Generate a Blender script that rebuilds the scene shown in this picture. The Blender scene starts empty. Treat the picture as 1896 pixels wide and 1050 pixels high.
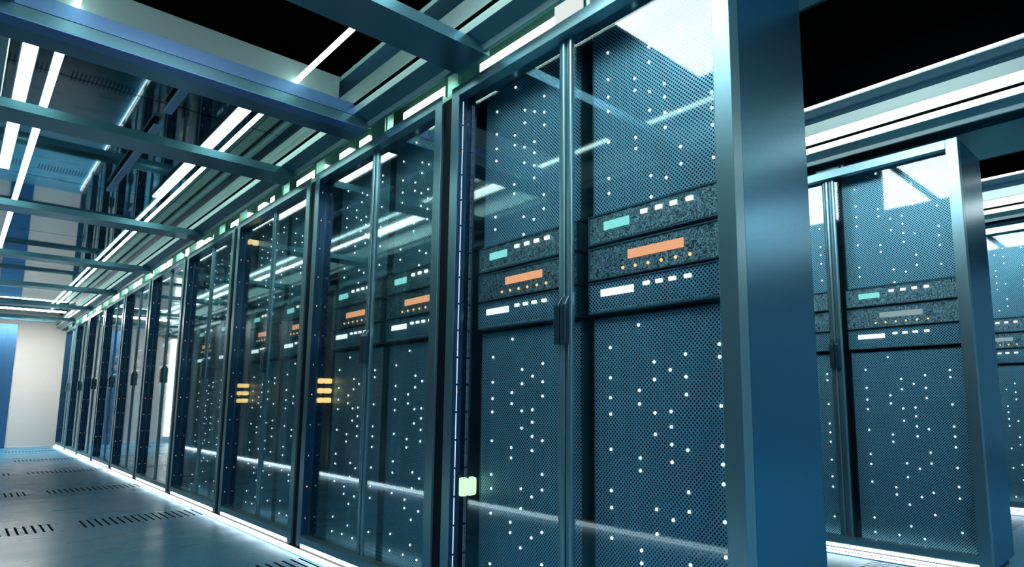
import bpy, math, random
from mathutils import Vector, Matrix
random.seed(7)
C = bpy.context.scene.collection
SC = bpy.context.scene

# ------------------------------------------------------------------ materials
def new_mat(name):
    m = bpy.data.materials.new(name); m.use_nodes = True
    nt = m.node_tree; nt.nodes.clear()
    out = nt.nodes.new('ShaderNodeOutputMaterial')
    return m, nt, out

def pbr(name, col, rough=.4, metal=0., noise=0., nscale=8., spec=.5, bump=0., stretch=(1, 1, 1)):
    m, nt, out = new_mat(name)
    b = nt.nodes.new('ShaderNodeBsdfPrincipled')
    b.inputs['Base Color'].default_value = (*col, 1)
    b.inputs['Roughness'].default_value = rough
    b.inputs['Metallic'].default_value = metal
    b.inputs['Specular IOR Level'].default_value = spec
    if noise or bump:
        tc = nt.nodes.new('ShaderNodeTexCoord'); mp = nt.nodes.new('ShaderNodeMapping')
        mp.inputs['Scale'].default_value = stretch
        nz = nt.nodes.new('ShaderNodeTexNoise'); nz.inputs['Scale'].default_value = nscale
        nz.inputs['Detail'].default_value = 5
        nt.links.new(tc.outputs['Object'], mp.inputs['Vector']); nt.links.new(mp.outputs[0], nz.inputs['Vector'])
        if noise:
            mr = nt.nodes.new('ShaderNodeMapRange')
            mr.inputs['To Min'].default_value = max(.02, rough - noise); mr.inputs['To Max'].default_value = rough + noise
            nt.links.new(nz.outputs['Fac'], mr.inputs['Value']); nt.links.new(mr.outputs[0], b.inputs['Roughness'])
        if bump:
            bp = nt.nodes.new('ShaderNodeBump'); bp.inputs['Strength'].default_value = bump
            bp.inputs['Distance'].default_value = .01
            nt.links.new(nz.outputs['Fac'], bp.inputs['Height']); nt.links.new(bp.outputs[0], b.inputs['Normal'])
    nt.links.new(b.outputs[0], out.inputs[0])
    return m

def emit(name, col, s):
    m, nt, out = new_mat(name)
    e = nt.nodes.new('ShaderNodeEmission')
    e.inputs[0].default_value = (*col, 1); e.inputs[1].default_value = s
    nt.links.new(e.outputs[0], out.inputs[0])
    return m

def math_node(nt, op, a, b=None, clamp=False):
    n = nt.nodes.new('ShaderNodeMath'); n.operation = op; n.use_clamp = clamp
    for i, v in enumerate((a, b)):
        if v is None: continue
        if isinstance(v, (int, float)): n.inputs[i].default_value = v
        else: nt.links.new(v, n.inputs[i])
    return n.outputs[0]

def glass(name, tint, rough, base=.045, boost=.95):
    """thin pane: clear straight through, mirror share rising with the angle"""
    m, nt, out = new_mat(name)
    g = nt.nodes.new('ShaderNodeNewGeometry')
    dp = nt.nodes.new('ShaderNodeVectorMath'); dp.operation = 'DOT_PRODUCT'
    nt.links.new(g.outputs['Incoming'], dp.inputs[0]); nt.links.new(g.outputs['Normal'], dp.inputs[1])
    c = math_node(nt, 'ABSOLUTE', dp.outputs['Value'])
    k = math_node(nt, 'SUBTRACT', 1.0, c, True)
    p = math_node(nt, 'POWER', k, 3.5)
    f = math_node(nt, 'ADD', math_node(nt, 'MULTIPLY', p, boost), base, True)
    t = nt.nodes.new('ShaderNodeBsdfTransparent'); t.inputs[0].default_value = (*tint, 1)
    gl = nt.nodes.new('ShaderNodeBsdfGlossy'); gl.inputs['Roughness'].default_value = rough
    gl.inputs['Color'].default_value = (.9, .97, 1, 1)
    mx = nt.nodes.new('ShaderNodeMixShader')
    nt.links.new(f, mx.inputs[0]); nt.links.new(t.outputs[0], mx.inputs[1]); nt.links.new(gl.outputs[0], mx.inputs[2])
    nt.links.new(mx.outputs[0], out.inputs[0])
    return m

def perforated(name, cell, rad, col, hole, rough=.42, metal=.55):
    """sheet metal with staggered punched holes"""
    m, nt, out = new_mat(name)
    tc = nt.nodes.new('ShaderNodeTexCoord'); sp = nt.nodes.new('ShaderNodeSeparateXYZ')
    nt.links.new(tc.outputs['Object'], sp.inputs[0])
    u = math_node(nt, 'DIVIDE', sp.outputs['Y'], cell); v = math_node(nt, 'DIVIDE', sp.outputs['Z'], cell)
    ds = []
    for off in (0., .5):
        a = math_node(nt, 'SUBTRACT', math_node(nt, 'FRACT', math_node(nt, 'ADD', u, 100 + off)), .5)
        b = math_node(nt, 'SUBTRACT', math_node(nt, 'FRACT', math_node(nt, 'ADD', v, 100 + off)), .5)
        ds.append(math_node(nt, 'SQRT', math_node(nt, 'ADD', math_node(nt, 'MULTIPLY', a, a), math_node(nt, 'MULTIPLY', b, b))))
    dm = math_node(nt, 'MINIMUM', ds[0], ds[1])
    mr = nt.nodes.new('ShaderNodeMapRange'); mr.interpolation_type = 'SMOOTHSTEP'
    mr.inputs['From Min'].default_value = rad - .05; mr.inputs['From Max'].default_value = rad + .05
    nt.links.new(dm, mr.inputs['Value'])
    mix = nt.nodes.new('ShaderNodeMix'); mix.data_type = 'RGBA'
    mix.inputs[6].default_value = (*hole, 1); mix.inputs[7].default_value = (*col, 1)
    nt.links.new(mr.outputs[0], mix.inputs[0])
    b = nt.nodes.new('ShaderNodeBsdfPrincipled')
    nt.links.new(mix.outputs[2], b.inputs['Base Color'])
    b.inputs['Roughness'].default_value = rough
    nt.links.new(math_node(nt, 'MULTIPLY', mr.outputs[0], metal), b.inputs['Metallic'])
    nt.links.new(math_node(nt, 'MULTIPLY', mr.outputs[0], .5), b.inputs['Specular IOR Level'])
    bp = nt.nodes.new('ShaderNodeBump'); bp.inputs['Strength'].default_value = .5; bp.inputs['Distance'].default_value = .003
    nt.links.new(mr.outputs[0], bp.inputs['Height']); nt.links.new(bp.outputs[0], b.inputs['Normal'])
    nt.links.new(b.outputs[0], out.inputs[0])
    return m

def crackled(name):
    """rough cast face with short scratches"""
    m, nt, out = new_mat(name)
    tc = nt.nodes.new('ShaderNodeTexCoord')
    vo = nt.nodes.new('ShaderNodeTexVoronoi'); vo.feature = 'DISTANCE_TO_EDGE'; vo.inputs['Scale'].default_value = 50
    nz = nt.nodes.new('ShaderNodeTexNoise'); nz.inputs['Scale'].default_value = 75; nz.inputs['Detail'].default_value = 5
    nz.inputs['Distortion'].default_value = 3.0
    nt.links.new(tc.outputs['Object'], nz.inputs['Vector'])
    nt.links.new(nz.outputs['Color'], vo.inputs['Vector'])
    nt.links.new(tc.outputs['Object'], vo.inputs['Vector'])
    cr = nt.nodes.new('ShaderNodeValToRGB')
    cr.color_ramp.elements[0].position = .44; cr.color_ramp.elements[0].color = (.02, .06, .085, 1)
    cr.color_ramp.elements[1].position = .60; cr.color_ramp.elements[1].color = (.48, .70, .76, 1)
    nt.links.new(nz.outputs['Fac'], cr.inputs[0])
    b = nt.nodes.new('ShaderNodeBsdfPrincipled'); b.inputs['Roughness'].default_value = .38; b.inputs['Metallic'].default_value = .4
    nt.links.new(cr.outputs[0], b.inputs['Base Color'])
    bp = nt.nodes.new('ShaderNodeBump'); bp.inputs['Strength'].default_value = .8; bp.inputs['Distance'].default_value = .004
    nt.links.new(nz.outputs['Fac'], bp.inputs['Height']); nt.links.new(bp.outputs[0], b.inputs['Normal'])
    nt.links.new(b.outputs[0], out.inputs[0])
    return m

def floor_mat():
    """polished blue raised floor with rows of punched vent slots"""
    m, nt, out = new_mat('floor_paint')
    tc = nt.nodes.new('ShaderNodeTexCoord'); sp = nt.nodes.new('ShaderNodeSeparateXYZ')
    nt.links.new(tc.outputs['Object'], sp.inputs[0])
    X, Y = sp.outputs['X'], sp.outputs['Y']
    ty = math_node(nt, 'FRACT', math_node(nt, 'DIVIDE', math_node(nt, 'SUBTRACT', Y, 4.57 - 22.0), 2.2))
    inrow = math_node(nt, 'LESS_THAN', ty, .345 / 2.2)
    tx = math_node(nt, 'FRACT', math_node(nt, 'DIVIDE', math_node(nt, 'ADD', X, 8.7 + .735), .87))
    ingrp = math_node(nt, 'LESS_THAN', tx, .735 / .87)
    sx = math_node(nt, 'FRACT', math_node(nt, 'DIVIDE', math_node(nt, 'ADD', X, 8.7 + .735), .0435))
    slot = math_node(nt, 'LESS_THAN', sx, .30)
    mask = math_node(nt, 'MULTIPLY', math_node(nt, 'MULTIPLY', inrow, ingrp), slot)
    mp = nt.nodes.new('ShaderNodeMapping'); mp.inputs['Scale'].default_value = (.6, 2.4, 1)
    nz = nt.nodes.new('ShaderNodeTexNoise'); nz.inputs['Scale'].default_value = 2.0; nz.inputs['Detail'].default_value = 4
    nt.links.new(tc.outputs['Object'], mp.inputs[0]); nt.links.new(mp.outputs[0], nz.inputs['Vector'])
    b = nt.nodes.new('ShaderNodeBsdfPrincipled')
    mix = nt.nodes.new('ShaderNodeMix'); mix.data_type = 'RGBA'
    mix.inputs[6].default_value = (.075, .36, .60, 1); mix.inputs[7].default_value = (.003, .012, .022, 1)
    nt.links.new(mask, mix.inputs[0]); nt.links.new(mix.outputs[2], b.inputs['Base Color'])
    mr = nt.nodes.new('ShaderNodeMapRange'); mr.inputs['From Min'].default_value = .35; mr.inputs['From Max'].default_value = .7
    mr.inputs['To Min'].default_value = .26; mr.inputs['To Max'].default_value = .36
    nt.links.new(nz.outputs['Fac'], mr.inputs[0]); nt.links.new(mr.outputs[0], b.inputs['Roughness'])
    b.inputs['Specular IOR Level'].default_value = .32
    bp = nt.nodes.new('ShaderNodeBump'); bp.inputs['Strength'].default_value = .0; bp.inputs['Distance'].default_value = .01
    nt.links.new(nz.outputs['Fac'], bp.inputs['Height']); nt.links.new(bp.outputs[0], b.inputs['Normal'])
    df = nt.nodes.new('ShaderNodeBsdfDiffuse'); df.inputs[0].default_value = (.002, .010, .020, 1)
    ms = nt.nodes.new('ShaderNodeMixShader')
    nt.links.new(mask, ms.inputs[0]); nt.links.new(b.outputs[0], ms.inputs[1]); nt.links.new(df.outputs[0], ms.inputs[2])
    nt.links.new(ms.outputs[0], out.inputs[0])
    return m

M = dict(
    frame=pbr('teal_frame_metal', (.20, .40, .46), .32, .75, .06, 6, stretch=(1, 1, .3)),
    side=pbr('blue_side_metal', (.07, .26, .38), .27, .88),
    reveal=pbr('blue_reveal_metal', (.022, .085, .17), .35, .6),
    dark=pbr('dark_interior_metal', (.012, .03, .042), .45, .3),
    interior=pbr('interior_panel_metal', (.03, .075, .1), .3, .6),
    black=pbr('black_gap_filler', (.003, .006, .014), .5, .0, spec=.2),
    beam=pbr('beam_metal', (.12, .29, .36), .3, .75, .05, 3),
    header=pbr('raceway_metal', (.16, .34, .36), .34, .7, .05, 3, stretch=(1, .2, 1)),
    pale=pbr('pale_raceway_strip', (.42, .62, .62), .35, .4),
    white=pbr('white_steel_panel', (.55, .74, .74), .3, .3),
    groove=pbr('black_groove', (.003, .004, .006), .6),
    recess=pbr('recess_painted_shade', (.03, .10, .15), .35, .6),  # shade in the raceway's upper recess, put into the colour
    handle=pbr('handle_metal', (.05, .12, .17), .3, .7),
    unit=pbr('server_case', (.10, .22, .28), .4, .4),
    crack=crackled('crackled_server_face'),
    perf=perforated('perforated_steel', .0145, .235, (.38, .72, .88), (.005, .026, .048), .4, .3),
    perfu=perforated('perforated_unit_face', .0145, .24, (.32, .62, .78), (.004, .018, .036), .4, .3),
    wall=pbr('wall_paint', (.80, .79, .76), .6, 0, 0),
    ceil=pbr('black_ceiling', (.0006, .0008, .001), .9, spec=0.),
    door=pbr('blue_door_metal', (.06, .20, .42), .3, .6),
    glass=glass('door_glass', (.86, .96, .98), .04, .036, .92),
    roofglass=glass('roof_glass', (.55, .80, .82), .03, .05, .95),
    floor=floor_mat(),
    led=emit('white_led', (.9, .97, 1), 1.6),
    ledo=emit('amber_led', (1, .55, .22), 1.2),
    cyan=emit('cyan_display', (.30, .82, .74), .85),
    orange=emit('orange_display', (1, .40, .20), .9),
    grey=emit('grey_display', (.42, .48, .50), .65),
    wdisp=emit('white_display', (1, 1, .93), 1.1),
    tube=emit('tube_light', (.74, 1, .92), 6.0),
    fat=emit('streak_glow', (.75, 1, .90), 4.5),  # glow standing in for broad streaks mirrored in the roof glass
    floorled=emit('floor_led', (.80, .95, 1), 3.2),
    leddim=emit('dim_led', (.45, .62, .8), .45),
    ledo2=emit('small_amber_led', (1, .5, .3), .8),
    revglow=emit('reveal_reflection', (.62, .80, 1.), .75),
    glow=emit('glow_bar', (.80, 1, .66), 5.),
    aisle=emit('aisle_lamp', (.90, .97, 1), 13.),
    square=emit('square_lamp', (.90, .96, 1), 8.5),
    dimsquare=emit('dim_added_lamp', (.8, 1, .95), 2.5),
    postglow=emit('post_painted_light', (.78, .86, .84), .72),  # emission stands in for light falling on the post
    palegreen=emit('pale_green_reflection', (.80, 1, .62), 1.0),
    beamsheen=pbr('beam_painted_sheen', (.15, .33, .62), .35, .5),  # blue reflection on the stepped beam, put into the colour
    wallamp=emit('wall_lamp', (1, .98, .9), 3.),
    oglow=emit('amber_reflection', (1, .56, .20), 1.5),
)

# ------------------------------------------------------------------ mesh helpers
class MB:
    def __init__(s): s.v = []; s.f = []; s.mi = []
    def quadbox(s, x0, x1, y0, y1, z0, z1, mi=0):
        b = len(s.v)
        s.v += [(x0, y0, z0), (x1, y0, z0), (x1, y1, z0), (x0, y1, z0), (x0, y0, z1), (x1, y0, z1), (x1, y1, z1), (x0, y1, z1)]
        for f in ((0, 3, 2, 1), (4, 5, 6, 7), (0, 1, 5, 4), (1, 2, 6, 5), (2, 3, 7, 6), (3, 0, 4, 7)):
            s.f.append(tuple(b + i for i in f)); s.mi.append(mi)
        return s
    def prism_y(s, pts, y0, y1, mis=0):          # pts: (x, z) outline, extruded along y
        b = len(s.v); n = len(pts)
        s.v += [(x, y0, z) for x, z in pts] + [(x, y1, z) for x, z in pts]
        for i in range(n):
            j = (i + 1) % n
            s.f.append((b + i, b + j, b + n + j, b + n + i)); s.mi.append(mis[i] if isinstance(mis, (list, tuple)) else mis)
        s.f.append(tuple(b + i for i in range(n))[::-1]); s.mi.append(0 if isinstance(mis, (list, tuple)) else mis)
        s.f.append(tuple(b + n + i for i in range(n))); s.mi.append(0 if isinstance(mis, (list, tuple)) else mis)
        return s
    def prism_z(s, pts, z0, z1, mi=0):           # pts: (x, y) outline, extruded along z
        b = len(s.v); n = len(pts)
        s.v += [(x, y, z0) for x, y in pts] + [(x, y, z1) for x, y in pts]
        for i in range(n):
            j = (i + 1) % n
            s.f.append((b + i, b + j, b + n + j, b + n + i)); s.mi.append(mi)
        s.f.append(tuple(b + i for i in range(n))[::-1]); s.mi.append(mi)
        s.f.append(tuple(b + n + i for i in range(n))); s.mi.append(mi)
        return s
    def prism_x(s, pts, x0, x1, mi=0):           # pts: (y, z) outline, extruded along x
        b = len(s.v); n = len(pts)
        s.v += [(x0, y, z) for y, z in pts] + [(x1, y, z) for y, z in pts]
        for i in range(n):
            j = (i + 1) % n
            s.f.append((b + i, b + j, b + n + j, b + n + i)); s.mi.append(mi)
        s.f.append(tuple(b + i for i in range(n))[::-1]); s.mi.append(mi)
        s.f.append(tuple(b + n + i for i in range(n))); s.mi.append(mi)
        return s
    def dot(s, x, y, z, r, h=.004, n=8, mi=0):   # little domed lamp facing -x
        pts = [(y + r * math.cos(2 * math.pi * i / n), z + r * math.sin(2 * math.pi * i / n)) for i in range(n)]
        b = len(s.v)
        s.v += [(x, a, c) for a, c in pts] + [(x - h * .7, y + (a - y) * .8, z + (c - z) * .8) for a, c in pts] + [(x - h, y, z)]
        for i in range(n):
            j = (i + 1) % n
            s.f.append((b + i, b + j, b + n + j, b + n + i)); s.mi.append(mi)
            s.f.append((b + n + i, b + n + j, b + 2 * n)); s.mi.append(mi)
        return s
    def mesh(s, name, mats):
        me = bpy.data.meshes.new(name); me.from_pydata(s.v, [], s.f)
        mats = mats if isinstance(mats, (list, tuple)) else [mats]
        for m in mats: me.materials.append(m)
        me.polygons.foreach_set('material_index', s.mi)
        import bmesh
        bm = bmesh.new(); bm.from_mesh(me); bmesh.ops.recalc_face_normals(bm, faces=bm.faces); bm.to_mesh(me); bm.free()
        me.update()
        return me

def link(name, mesh, parent=None, loc=(0, 0, 0)):
    o = bpy.data.objects.new(name, mesh); C.objects.link(o); o.location = loc
    if parent: o.parent = parent
    return o
def bev(o, w=.002, seg=2):
    m = o.modifiers.new('bevel', 'BEVEL'); m.width = w; m.segments = seg; m.limit_method = 'ANGLE'
    return o
def box(name, dims, mat, parent=None, bevel=0):
    o = link(name, MB().quadbox(*dims).mesh(name, mat), parent)
    if bevel: bev(o, bevel)
    return o
def empty(name, loc):
    o = bpy.data.objects.new(name, None); C.objects.link(o); o.location = loc; o.empty_display_size = .1
    return o
def tag(o, label, cat, group=None):
    o['label'] = label; o['category'] = cat
    if group: o['group'] = group
    return o
def struct(o, label=None):
    o['kind'] = 'structure'
    if label: o['label'] = label
    return o
def copy_tree(o, parent=None, skip=()):
    c = o.copy(); C.objects.link(c)
    if parent is not None: c.parent = parent
    for ch in list(o.children):
        if ch.name.split('.')[0] not in skip: copy_tree(ch, c, skip)
    return c

# ------------------------------------------------------------------ measured layout (metres)
W = 1.4644; ST = .057; GAP = .077; D = .0464; DEP = .446; H = 2.211; WC = W - GAP
ZB = .040
ROWX = [0.0, 2.163, 4.32]; ROWY = [0.0, -.030, -.030]
XL = -1.555                                      # front of the facing row
YEND = 14.97
ORD = ['first', 'second', 'third', 'fourth', 'fifth', 'sixth', 'seventh', 'eighth', 'ninth', 'tenth']
ROWN = ['in the long front row', 'in the row behind the front row', 'in the rearmost row']
def cab_phrase(r, k):
    if r == 0: return 'nearest cabinet' if k == 0 else ORD[k] + ' cabinet'
    if r == 1: return 'end cabinet' if k == 0 else ORD[k] + ' cabinet'
    return 'end cabinet' if k == 0 else ORD[k] + ' cabinet'
ROWS = ['front row', 'second row', 'third row']

# ------------------------------------------------------------------ cabinet prototype (front faces -x, near end at y = 0)
def make_cabinet():
    t = empty('server_cabinet', (0, 0, 0))
    box('post', (0, D, 0 + .0, ST, ZB, H), M['frame'], t, .0015)
    box('post', (0, D, WC - ST, WC, ZB, H), M['frame'], t, .0015)
    box('side_panel', (D, DEP, 0, .018, ZB, H), M['side'], t)
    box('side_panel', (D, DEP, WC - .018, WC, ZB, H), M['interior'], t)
    box('top_rail', (0, D, ST, WC - ST, 2.163, H), M['frame'], t, .0015)
    box('bottom_rail', (0, D, ST, WC - ST, .0586, .097), M['frame'], t, .0015)
    box('top_panel', (D, DEP, .018, WC - .018, 2.203, H), M['frame'], t)
    box('back_panel', (DEP - .012, DEP, .018, WC - .018, ZB + .01, 2.203), M['dark'], t)
    box('floor_panel', (D, DEP - .012, .018, WC - .018, .034, .046), M['dark'], t)
    box('plinth', (.05, DEP - .03, .02, WC - .02, .001, .034), M['dark'], t)
    kl = box('kick_light', (.002, .03, ST + .002, WC - ST - .002, .038, .0495), M['floorled'], t)
    box('divider', (.2, .42, .672, .715, .046, 2.203), M['dark'], t)
    yc = WC / 2
    for a, y0, y1, gy0, gy1 in ((0, .6680, .7030, ST + .001, yc - .008), (1, .7045, .7395, yc + .032, WC - ST - .001)):
        b = MB()
        w = y1 - y0
        # moulded stile: rounded nose on the near half, flat step behind it
        pts = [(D + .004, y0), (.040, y0), (.0355, y0 + .06 * w), (.034, y0 + .16 * w), (.034, y0 + .30 * w), (.0355, y0 + .42 * w), (.0385, y0 + .55 * w), (.040, y0 + .80 * w), (.044, y1), (D + .004, y1)]
        b.prism_z(pts, .0975, 2.162)
        d = link('door', b.mesh('door', M['frame']), t)
        g = MB().quadbox(D - .002, D + .002, gy0, gy1, .0975, 2.162)
        link('glass_pane', g.mesh('glass_pane', M['glass']), d)
        hy0, hy1 = (.678, .7025) if a == 0 else (.7105, .736)
        hb = MB().prism_y([(.036, 1.035), (.014, 1.035), (.014, 1.172), (.036, 1.206)], hy0, hy1)
        bev(link('handle', hb.mesh('handle', M['handle']), d), .003, 2)
    # metal line down the reveal of the far post, with indicator points
    box('reveal_lining', (.001, D - .003, WC - ST - .0015, WC - ST - .0002, .10, 2.16), M['reveal'], t)
    ls = box('reveal_metal_line', (.0175, .0235, WC - ST - .004, WC - ST - .0016, .12, 2.14), M['reveal'], t)
    for i in range(12):
        z = .19 + i * .172
        mb = MB().quadbox(.018, .023, WC - ST - .006, WC - ST - .004, z, z + .008)
        link('indicator_light', mb.mesh('indicator_light', M['ledo2'] if i % 3 == 1 else M['leddim']), ls)
    # notched rail the equipment hangs from
    b = MB().quadbox(.090, .098, WC - .05, WC - .02, .06, 2.19)
    for i in range(60): b.quadbox(.082, .090, WC - .046, WC - .024, .08 + i * .035, .098 + i * .035)
    link('mounting_rail', b.mesh('mounting_rail', M['reveal']), t)
    return t

# ------------------------------------------------------------------ equipment prototypes, local y measured from the cabinet's near end
LEDY = {0: .586, 1: .460, 2: .397, 3: .334, 4: .275, 5: .154}
LEDS = [(1, 1.091), (0, 1.024), (0, .920), (0, .853), (0, .798), (0, .681), (0, .546), (0, .491), (0, .393), (0, .197), (0, .118),
        (1, .876), (1, .832), (1, .660), (1, .620), (1, .374), (1, .335), (1, .120), (2, .966), (2, .910), (2, .804), (2, .737), (2, .507),
        (2, .433), (2, .288), (2, .174), (3, .938), (3, .809), (3, .762), (3, .708), (3, .655), (3, .483), (3, .334), (3, .117), (4, .984),
        (4, .915), (4, .861), (4, .694), (4, .571), (4, .514), (4, .362), (4, .248), (5, 1.007), (5, .970), (5, .827), (5, .712), (5, .660),
        (5, .605), (5, .500), (5, .404), (5, .345), (5, .174)]
XP, XU, COLSHIFT = .143, .121, .658
led_me = MB().dot(0, 0, 0, .0056, .005).mesh('indicator_light', M['led'])

def blade(z0, z1, leds, parts=True):
    b = MB()
    y0, y1 = .062, .662
    # front sheet set in a thin raised rim, case behind
    b.quadbox(XP, XP + .003, y0 + .004, y1 - .004, z0 + .004, z1 - .004, 0)
    b.quadbox(XP + .003, .40, y0, y1, z0, z1, 1)
    r = .004
    for q in ((y0, y1, z0, z0 + r), (y0, y1, z1 - r, z1), (y0, y0 + r, z0 + r, z1 - r), (y1 - r, y1, z0 + r, z1 - r)):
        b.quadbox(XP - .003, XP + .003, *q, 1)
    if not parts:
        for y, z in leds: b.dot(XP, y, z, .0056, .005, mi=2)
    o = link('blade_server', b.mesh('blade_server', [M['perf'], M['unit'], M['led']]))
    if parts:
        for y, z in leds: link('indicator_light', led_me, o, (XP, y, z))
    return o

def ticks(z, parent, mb=None):
    b = mb or MB()
    for i in range(46): b.quadbox(XU - .004, XU, .078 + i * .0126, .083 + i * .0126, z, z + .007, 4 if mb else 0)
    if not mb: link('tick_strip', b.mesh('tick_strip', M['pale']), parent)

def unit(kind, z0, z1, parts=True, off=False):
    y0, y1 = .063, .665
    face = 2 if kind == 'white' else 1
    b = MB()
    b.quadbox(XU + .003, .40, y0 + .004, y1 - .004, z0, z1, 0)
    b.quadbox(XU, XU + .003, y0 + .004, y1 - .004, z0 + .004, z1 - .004, face)
    r = .004
    for q in ((y0, y1, z0, z0 + r), (y0, y1, z1 - r, z1), (y0, y0 + r, z0 + r, z1 - r), (y1 - r, y1, z0 + r, z1 - r)):
        b.quadbox(XU - .004, XU + .004, *q, 0)
    mats = [M['unit'], M['crack'], M['perfu']]
    extra = []                                   # (name, meshbuilder, material)
    if kind == 'cyan':
        extra.append(('display', MB().quadbox(XU - .003, XU, .476, .591, 1.4335, 1.4635), M['cyan']))
        for y in (.410, .349, .290, .229): extra.append(('button', MB().quadbox(XU - .006, XU, y - .013, y + .013, 1.457, 1.471), M['wdisp']))
    elif kind == 'orange':
        extra.append(('display', MB().quadbox(XU - .003, XU, .257, .4825, 1.315, 1.3455), M['grey'] if off else M['orange']))
        for y in (.506, .452, .398, .344, .288, .234): extra.append(('indicator_light', MB().dot(XU, y, 1.288, .006, .005), M['ledo']))
    else:
        extra.append(('display', MB().quadbox(XU - .003, XU, .4605, .607, 1.200, 1.225), M['wdisp']))
        for y in (.405, .353, .301, .243): extra.append(('button', MB().quadbox(XU - .006, XU, y - .0125, y + .0125, 1.216, 1.228), M['wdisp']))
    name = {'cyan': 'network_switch', 'orange': 'storage_unit', 'white': 'rack_server'}[kind]
    if parts:
        o = link(name, b.mesh(name, mats))
        for n, mb, m in extra: link(n, mb.mesh(n, m), o)
        if kind != 'orange': ticks(z0 + .008, o)
        return o
    k = 3
    for n, mb, m in extra:
        base = len(b.v); b.v += mb.v; b.f += [tuple(base + i for i in f) for f in mb.f]
        if m not in mats: mats.append(m)
        b.mi += [mats.index(m)] * len(mb.f)
    return link(name, b.mesh(name, mats))

topleds = [(LEDY[c], z + 1.081) for c, z in LEDS if z + 1.081 > 1.51]
botleds = [(LEDY[c], z) for c, z in LEDS]
def make_kit(parts, off):
    return dict(top=blade(1.502, 2.200, topleds, parts), cyan=unit('cyan', 1.388, 1.495, parts), orange=unit('orange', 1.261, 1.377, parts, off),
                white=unit('white', 1.142, 1.253, parts), bottom=blade(.047, 1.128, botleds, parts))
KITLAB = dict(
    top=('upper perforated server with white dots', 'server'),
    cyan=('crackled grey unit with cyan display', 'network switch'),
    orange=('crackled dark unit with {} display', 'storage unit'),
    white=('perforated unit with white display', 'server'),
    bottom=('tall lower perforated server with white dots', 'server'))
cab0 = make_cabinet()
kits = {}
def place_cabinet(r, k, first=[True]):
    x, y = ROWX[r], ROWY[r] + k * W
    if first[0]: c = cab0; first[0] = False
    else: c = copy_tree(cab0)
    c.location = (x, y, 0)
    if r == 0:
        lab = ['nearest glass-door server cabinet of the long front row, its wide blue end panel showing',
               'second glass-door server cabinet of the front row, three amber reflection bars low inside',
               'third glass-door server cabinet of the front row, amber reflection bars and orange glow inside'][k] if k < 3 else \
              ORD[k] + ' glass-door server cabinet along the front row' + (', last one beside the white wall' if k == 9 else ', counted from the near end')
    else:
        lab = ['', 'glass-door cabinet standing alone behind the front row, white glare on its glass', 'dark glass-door cabinet half cut off at the photo\'s right edge'][r] if k == 0 else \
              ORD[k] + ' glass-door cabinet along the row behind the front row'
    tag(c, lab, 'cabinet', 'glass-door server cabinets')
    parts = (r == 0 and k < 4) or (r > 0 and k == 0)
    off = r > 0
    key = (parts, off)
    for col in (0, 1):
        fresh = key not in kits
        if fresh: kits[key] = make_kit(parts, off)
        for n in ('top', 'cyan', 'orange', 'white', 'bottom'):
            o = kits[key][n] if fresh else copy_tree(kits[key][n])
            o.location = (x, y + col * COLSHIFT, 0)
            a, cat = KITLAB[n]
            a = a.format('grey' if off else 'orange')
            side = 'right' if col == 0 else 'left'
            tag(o, f'{a}, {side} stack, {cab_phrase(r, k)} of {ROWS[r]}', cat, {'top': 'upper perforated servers', 'bottom': 'lower perforated servers', 'cyan': 'cyan display units', 'orange': 'orange display units', 'white': 'white display units'}[n])
    return c
cabs = {}
for k in range(10): cabs[0, k] = place_cabinet(0, k)
for k in range(2): cabs[1, k] = place_cabinet(1, k)
cabs[2, 0] = place_cabinet(2, 0)

# in the nearest cabinet the reveal line's reflection is put in as glow, in short lengths
b = MB()
for i in range(18): b.quadbox(.0180, .0218, WC - ST - .0060, WC - ST - .0040, .13 + i * .112, .13 + i * .112 + .104)
for ch in cabs[0, 0].children:
    if ch.name.split('.')[0] == 'reveal_metal_line': link('light_or_reflection_line', b.mesh('light_or_reflection_line', M['revglow']), ch)

# amber reflections put in as glowing bars on the inner wall of two cabinets
for k in (1, 2):
    for z in (.850, .905, .962):
        b = MB().quadbox(.066, .142, WC - .054, WC - .0185, z - .015, z + .015)
        bev(link('mirrored_glow', b.mesh('mirrored_glow', M['oglow']), cabs[0, k]), .008, 3)
b = MB().quadbox(.07, .142, WC - .054, WC - .0185, 2.05, 2.09)
bev(link('mirrored_glow', b.mesh('mirrored_glow', M['oglow']), cabs[0, 2]), .008, 3)
b = MB().quadbox(.062, .14, WC - .054, WC - .0185, .455, .53)  # pale green reflection, put in as a glowing bar
g_ = bev(link('mirrored_glow', b.mesh('mirrored_glow', M['palegreen']), cabs[0, 0]), .012, 3)

# dark filler panels between neighbouring cabinets (part of the farther cabinet)
for (r, k), c in cabs.items():
    if k > 0: box('gap_filler', (.012, .40, -GAP + .001, -.001, ZB, H - .03), M['black'], c)

# ------------------------------------------------------------------ light channel in the floor along each row
def floor_strip(x, y0, y1, label, flip=False):
    t = empty('floor_light_channel', (x, (y0 + y1) / 2, 0)); h = (y1 - y0) / 2; s = -1 if flip else 1
    def bx(n, a, b_, z0, z1, m): box(n, (min(a * s, b_ * s), max(a * s, b_ * s), -h, h, z0, z1), m, t)
    bx('channel', -.012, .045, .0005, .0355, M['groove'])
    bx('light_or_reflection_line', -.016, -.012, .0225, .0335, M['floorled'])
    bx('light_or_reflection_line', -.018, -.012, .0055, .0175, M['floorled'])
    tag(t, label, 'light strip', 'floor light channels')
floor_strip(ROWX[0], -.06, 10 * W - GAP, 'white double light line in the floor along the long front row')
floor_strip(ROWX[1], -.06, 2 * W - GAP + .0, 'white light line in the floor under the cabinet behind the front row')
floor_strip(ROWX[2], -.06, W - GAP, 'short white light line in the floor at the right edge')
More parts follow.
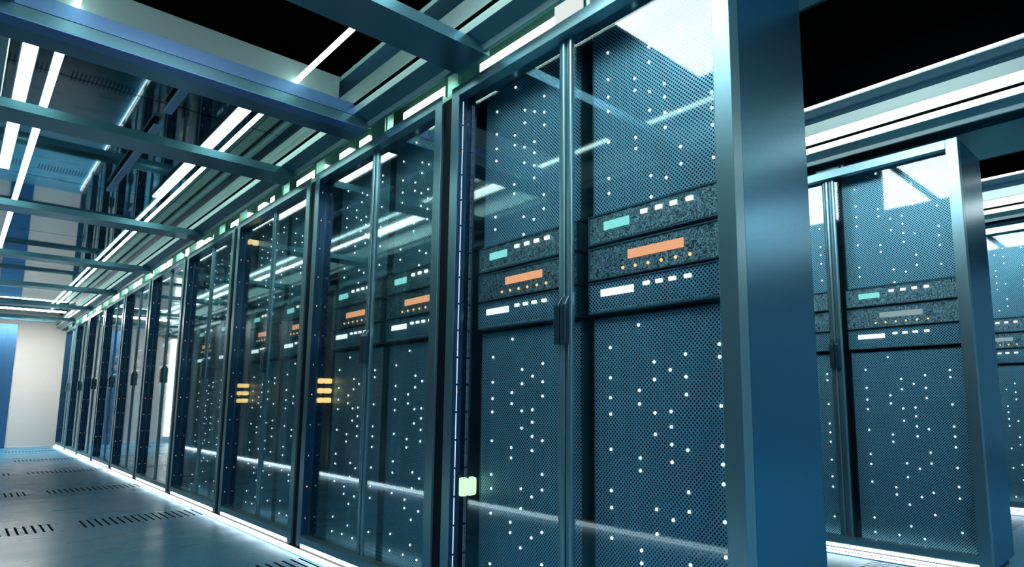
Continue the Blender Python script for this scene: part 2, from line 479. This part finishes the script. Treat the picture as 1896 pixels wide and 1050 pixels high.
floor_strip(XL - .05, .5, 13.3, 'light line in the floor along the facing row, seen reflected in glass', True)

# ------------------------------------------------------------------ overhead raceways
PROFILE = [(-.046, 2.252), (-.056, 2.272), (-.129, 2.292), (-.134, 2.324), (-.105, 2.325), (-.105, 2.340), (-.138, 2.341), (-.120, 2.411),
           (-.095, 2.414), (-.092, 2.487), (-.057, 2.528), (-.105, 2.570), (-.113, 2.586), (.66, 2.586), (.66, 2.28), (.16, 2.28), (.16, 2.47), (-.03, 2.47), (-.03, 2.252)]
#            lip            soffit         A             gr            gr             gr             B              dk
PMAT = [1, 0, 1, 2, 2, 2, 1, 2, 1, 3, 3, 1, 0, 0, 0, 0, 0, 0, 0]
def raceway(r, y0, y1, label, lit):
    x = ROWX[r]
    t = empty('overhead_raceway', (x, ROWY[r], 2.252))
    dz = -2.252
    pts = [(a, z + dz) for a, z in PROFILE]
    link('channel', MB().prism_y(pts, y0, y1, PMAT).mesh('channel', [M['header'], M['pale'], M['groove'], M['recess']]), t)
    if lit:
        for (a, z0, z1) in ((-.1365, 2.295, 2.322), (-.1405, 2.344, 2.395)):
            box('light_strip', (a - .004, a, y0, y1, z0 + dz, z1 + dz), M['lit'], t)
        box('light_strip', (-.120, -.113, y0, y1, 2.574 + dz, 2.587 + dz), M['lit'], t)
    n = int(y1 / W) + 1
    for k in range(n):
        yk = k * W
        if yk + .8 < y1:
            box('glow_post' if (r == 0 and k == 0) else 'support_post', (.05, .10, yk + .635, yk + .775, H + dz + .0005, 2.47 + dz), M['postglow'] if (r == 0 and k == 0) else M['frame'], t, .001)  # nearest centre post: light on its front is put in as emission
            box('support_post', (.05, .06, yk + .605, yk + .62, H + dz + .0005, 2.47 + dz), M['frame'], t)
        if 0 < yk < y1:
            box('support_post', (.03, .085, yk + .006, yk + .026, H + dz + .0005, 2.47 + dz), M['frame'], t, .001)
    if r == 0:
        box('back_plate', (.145, .155, -.05, y1, H + dz + .001, 2.47 + dz), M['header'], t)
        for k in range(10):
            yk = k * W
            bars = ((.02, .60), (.79, 1.36)) if k == 0 else ((.12, .58), (.97, 1.09), (1.22, 1.36)) if k < 4 else ((.04, .60), (.82, 1.40))
            for a, b_ in bars: box('light_bar', (.125, .145, yk + a, yk + b_, 2.330 + dz, (2.370 if k < 4 else 2.40) + dz), M['glow'], t, .004)
    tag(t, label, 'cable raceway', 'overhead raceways')
    return t
M['lit'] = emit('raceway_lamp', (1, .97, .88), 2.2)
raceway(0, -2.6, YEND - .02, 'long grooved metal raceway above the long front row of cabinets', False)
raceway(1, -2.6, 9.0, 'raceway with bright white strips above the cabinet behind the front row', True)
raceway(2, -2.6, 6.0, 'raceway with white strips at the right edge above the rearmost cabinet', True)

# ------------------------------------------------------------------ beams across the aisle
BY = [1.095, 2.085, 3.07, 5.075, 7.085, 9.08, 11.06, 12.95]
BN = ['wide dark roof beam crossing overhead closest to the camera, before the glass roof',
      'stepped roof beam under the pale panel where the glass roof begins',
      'roof beam across the aisle next after the stepped one', 'second plain roof beam past the stepped one',
      'third plain roof beam past the stepped one, with a bright line', 'fourth plain roof beam past the stepped one',
      'fifth plain roof beam past the stepped one', 'last thin roof beam across the aisle before the white end wall']
XR = -.035
for i, y in enumerate(BY):
    xr = XR + (.02 if i == 0 else 0)
    t = empty('roof_beam', ((xr + XL) / 2, y, 2.24)); h = (xr - XL) / 2 - .0
    w = .21 if i < 5 else .18
    b = MB()
    # shallow channel: flat underside, lip at both edges
    b.prism_x([(0, 0), (w, 0), (w, .036), (w - .012, .036), (w - .012, .012), (.012, .012), (.012, .046), (0, .046)], -h - .03, h)
    link('channel', b.mesh('channel', M['beam']), t)
    if i == 1:
        box('lower_lip', (-h - .03, h - .02, 0, .08, -.006, -.0005), M['beamsheen'], t)
        box('upper_rail', (-h - .03, h - .06, -.004, .22, .0465, .107), M['beamsheen'], t)
        box('face_panel', (-h - .03, h - .08, .225, .235, .02, .346), M['white'], t)
    tag(t, BN[i], 'beam', 'roof beams')
# glass roof panes
names = ['glass roof pane just past the stepped beam'] + [f'{ORD[i]} glass roof pane past the stepped beam' for i in range(1, 7)]
edges = [2.33, 3.17, 5.18, 7.19, 9.17, 11.15, 13.04, YEND - .03]
for i in range(7):
    o = box('roof_glass_pane', (XL + .13, -.125, edges[i] + .006, edges[i + 1] - .006, 2.520, 2.526), M['roofglass'])
    tag(o, names[i], 'glass pane', 'glass roof panes')

# ------------------------------------------------------------------ lamps above the aisle
def tube(name, x, w, y0, y1, z, mat, label, grp='tube lamps above the aisle'):
    t = empty(name, (x, (y0 + y1) / 2, z)); h = (y1 - y0) / 2
    b = MB(); n = 8
    b.prism_y([(w / 2 * math.cos(2 * math.pi * i / n), w / 2 * math.sin(2 * math.pi * i / n)) for i in range(n)], -h, h)
    link('tube', b.mesh('tube', mat), t)
    box('end_cap', (-w * .6, w * .6, h, h + .03, -w * .6, w * .6), M['handle'], t)
    tag(t, label, 'lamp', grp)
tube('tube_lamp', -.345, .024, -5., 13.9, 2.47, M['tube'], 'long thin tube lamp above the aisle on the cabinet side')
tube('tube_lamp', -1.238, .024, -5., 13.9, 2.47, M['tube'], 'long thin tube lamp running to the top left corner')
for x, l in ((-.415, 'broad glowing bar put in as a roof glass reflection, near the front row'), (-1.345, 'broad glowing bar put in as a roof glass reflection at the left edge')):  # glowing bars added for broad reflections in the roof glass
    t = empty('reflection_bar', (x, 3.6, 2.498)); t['kind'] = 'thing'
    box('diffuser', (-.028, .028, -1.2, 1.45, -.006, .004), M['fat'], t, .002)  # glow standing in for the mirrored streak
    box('housing', (-.033, .033, -1.21, 1.46, .004, .02), M['handle'], t)
    tag(t, l, 'lamp', 'broad reflection bars')
for y0, y1, l in ((2.72, 3.2, 'short blue strip put in as a lamp reflection in the roof glass'), (3.45, 5.08, 'longer blue strip put in as a roof glass reflection, past the short one')):  # blue strips added for dashes of lamp reflection in the roof glass
    o = box('reflection_strip', (-.745, -.705, y0, y1, 2.475, 2.495), pbr('blue_reflection', (.25, .45, .68), .3, .3))
    tag(o, l, 'reflection strip', 'reflection strips under the roof glass'); o['kind'] = 'thing'
# lamps of the next aisles, fixed to the back of the raceways, crossed by braces
for r, l in ((0, 'lit panels with braces on the back of the front raceway, mirrored in the cabinet behind'), (1, 'lit panels with braces on the back of the second raceway')):
    t = empty('ceiling_light_trough', (ROWX[r] + .66, 0, 2.28))
    box('housing', (.001, .015, -2.5, 6.0, .0, .50), M['dark'], t)
    for a, b_ in ((-.25, .87), (1.24, 1.28), (1.36, 1.75)):
        box('diffuser', (.015, .022, a, b_, .085, .45), M['aisle'], t)
    for y in (-1.3, .70, 3.2, 4.8):
        b = MB().prism_x([(y + .10, .46), (y + .16, .46), (y - .18, .07), (y - .24, .07)], .022, .035)
        link('brace', b.mesh('brace', M['dark']), t)
    tag(t, l, 'lamp', 'lit panels behind the raceways'); t['kind'] = 'thing'
# square lamps; those behind the camera are unseen and added to light the floor
SQ = [(-.85, .62, 2.62, .36, .34), (-.85, -1.6, 2.62, .36, .34)] + [(x, y, 3.2, .55, .55) for y in (-3.4, -9.5) for x in (-.8, 1.4, 3.4, 5.4)]
for i, (x, y, z, hx, hy) in enumerate(SQ):
    t = empty('ceiling_or_added_lamp', (x, y, z))
    box('diffuser', (-hx, hx, -hy, hy, -.02, 0), M['square'] if y > -5 else M['dimsquare'], t); box('housing', (-hx - .03, hx + .03, -hy - .03, hy + .03, 0, .04), M['handle'], t)
    if i < 2:
        for sx in (-1, 1): box('hanger', (sx * hx - .005, sx * hx + .005, -.005, .005, .04, 3.25 - z), M['handle'], t)
    tag(t, ('square lamp hanging over the aisle above the nearest cabinet, mirrored in its glass', 'added unseen square lamp hanging over the aisle behind the camera')[i] if i < 2 else 'added unseen square ceiling lamp lighting the open floor before the cabinet rows', 'lamp', 'square ceiling lamps'); t['kind'] = 'thing'

# ------------------------------------------------------------------ the room
b = MB().quadbox(-9, 12, -14, YEND, -.2, 0)
struct(link('floor', b.mesh('floor', M['floor'])), 'polished blue raised floor with rows of dark vent slots')
struct(box('ceiling', (-9, 12, -14, YEND + .2, 3.25, 3.4), M['ceil']), 'black ceiling void')
struct(box('wall_back', (-9, 12, YEND, YEND + .2, 0, 3.25), M['wall']), 'white end wall')
struct(box('baseboard_back', (XL - 1.5, -.0, YEND - .012, YEND, 0, .03), pbr('white_base', (.85, .9, .9), .4)), 'pale baseboard')
# header over the end of the aisle, where roof and wall meet
struct(box('trim_1', (XL - 1.0, -.03, YEND - .06, YEND - .001, 2.385, 2.43), M['beam']), 'blue header rail on the end wall')
# blue door in the end wall
d = MB().quadbox(-1.02, -.69, YEND - .05, YEND - .001, 0, 2.30)
d.quadbox(-1.02, -.845, YEND - .062, YEND - .05, .02, 2.23); d.quadbox(-.835, -.70, YEND - .062, YEND - .05, .02, 2.23)
do = struct(link('door_1', d.mesh('door_1', M['door'])), 'tall blue double door in the end wall')
# end lamp panel beside the facing row (seen mirrored in the cabinet glass)
t = empty('wall_lamp_panel', (-1.92, YEND - .03, 0))
box('diffuser', (-.17, .17, -.02, .0, .12, 2.2), M['wallamp'], t); box('housing', (-.19, .19, .0, .028, .0, 2.25), M['white'], t)
tag(t, 'tall bright lamp panel on the end wall, mirrored in the cabinet glass', 'lamp')
t = empty('ceiling_or_added_lamp', (-.75, 13.45, 2.44))  # lamp added to brighten the end wall
box('diffuser', (-.6, .6, -.07, .07, -.01, .0), emit('added_end_lamp', (1, .96, .9), 90.), t); box('housing', (-.63, .63, -.1, .1, .0, .03), M['handle'], t)
tag(t, 'wide added lamp brightening the white wall at the end of the aisle', 'lamp')
# the facing row across the aisle, only met in reflections: one plain run of dark fronts
b = MB()
b.quadbox(XL - .5, XL - .06, .4, 13.3, .0, H)
for k in range(9):
    y = .4 + k * W
    b.quadbox(XL - .06, XL - .0, y, y + ST, .04, H, 1); b.quadbox(XL - .06, XL - .0, y + WC - ST, y + WC, .04, H, 1)
    b.quadbox(XL - .06, XL - .0, y + ST, y + WC - ST, H - .05, H, 1); b.quadbox(XL - .05, XL - .01, y + WC / 2 - .04, y + WC / 2 + .04, .09, H - .05, 1)
struct(link('wall_left', b.mesh('wall_left', [M['interior'], M['frame']])), 'dark run of cabinet fronts facing the front row')
pts = [(XL - a, z) for a, z in PROFILE]
struct(link('trim_2', MB().prism_y(pts, -2.6, YEND - .02, PMAT).mesh('trim_2', [M['header'], M['pale'], M['groove'], M['recess']])), 'metal raceway above the facing row')

# ------------------------------------------------------------------ light, camera, colour
w = bpy.data.worlds.new('world'); SC.world = w; w.use_nodes = True
bg = w.node_tree.nodes['Background']; bg.inputs[0].default_value = (.10, .28, .42, 1); bg.inputs[1].default_value = .4

F, PX, PY = 1163.463, 1059.209, 590.976
cam = bpy.data.cameras.new('camera'); co = bpy.data.objects.new('camera', cam); C.objects.link(co)
cam.sensor_fit = 'HORIZONTAL'; cam.sensor_width = 36; cam.lens = F * 36 / 1896
cam.shift_x = (948 - PX) / 1896; cam.shift_y = (PY - 525) / 1896; cam.clip_start = .01; cam.clip_end = 100
yaw, pitch = math.radians(-44.3819), math.radians(7.5514)
fw = Vector((-math.sin(yaw), math.cos(yaw), 0)); rt = Vector((math.cos(yaw), math.sin(yaw), 0)); up = Vector((0, 0, 1))
f2 = fw * math.cos(pitch) + up * math.sin(pitch); u2 = -fw * math.sin(pitch) + up * math.cos(pitch)
co.matrix_world = Matrix(((rt.x, u2.x, -f2.x, -1.45605), (rt.y, u2.y, -f2.y, -.85991), (rt.z, u2.z, -f2.z, .83709), (0, 0, 0, 1)))
SC.camera = co
SC.view_settings.view_transform = 'Standard'; SC.view_settings.look = 'None'
SC.view_settings.gamma = 1; SC.view_settings.use_curve_mapping = False
SC.view_settings.exposure = 0.45
SC.cycles.use_denoising = True
SC.cycles.max_bounces = 10; SC.cycles.transparent_max_bounces = 32; SC.cycles.glossy_bounces = 6; SC.cycles.diffuse_bounces = 4
SC.cycles.caustics_reflective = False; SC.cycles.caustics_refractive = False
SC.cycles.sample_clamp_indirect = 6
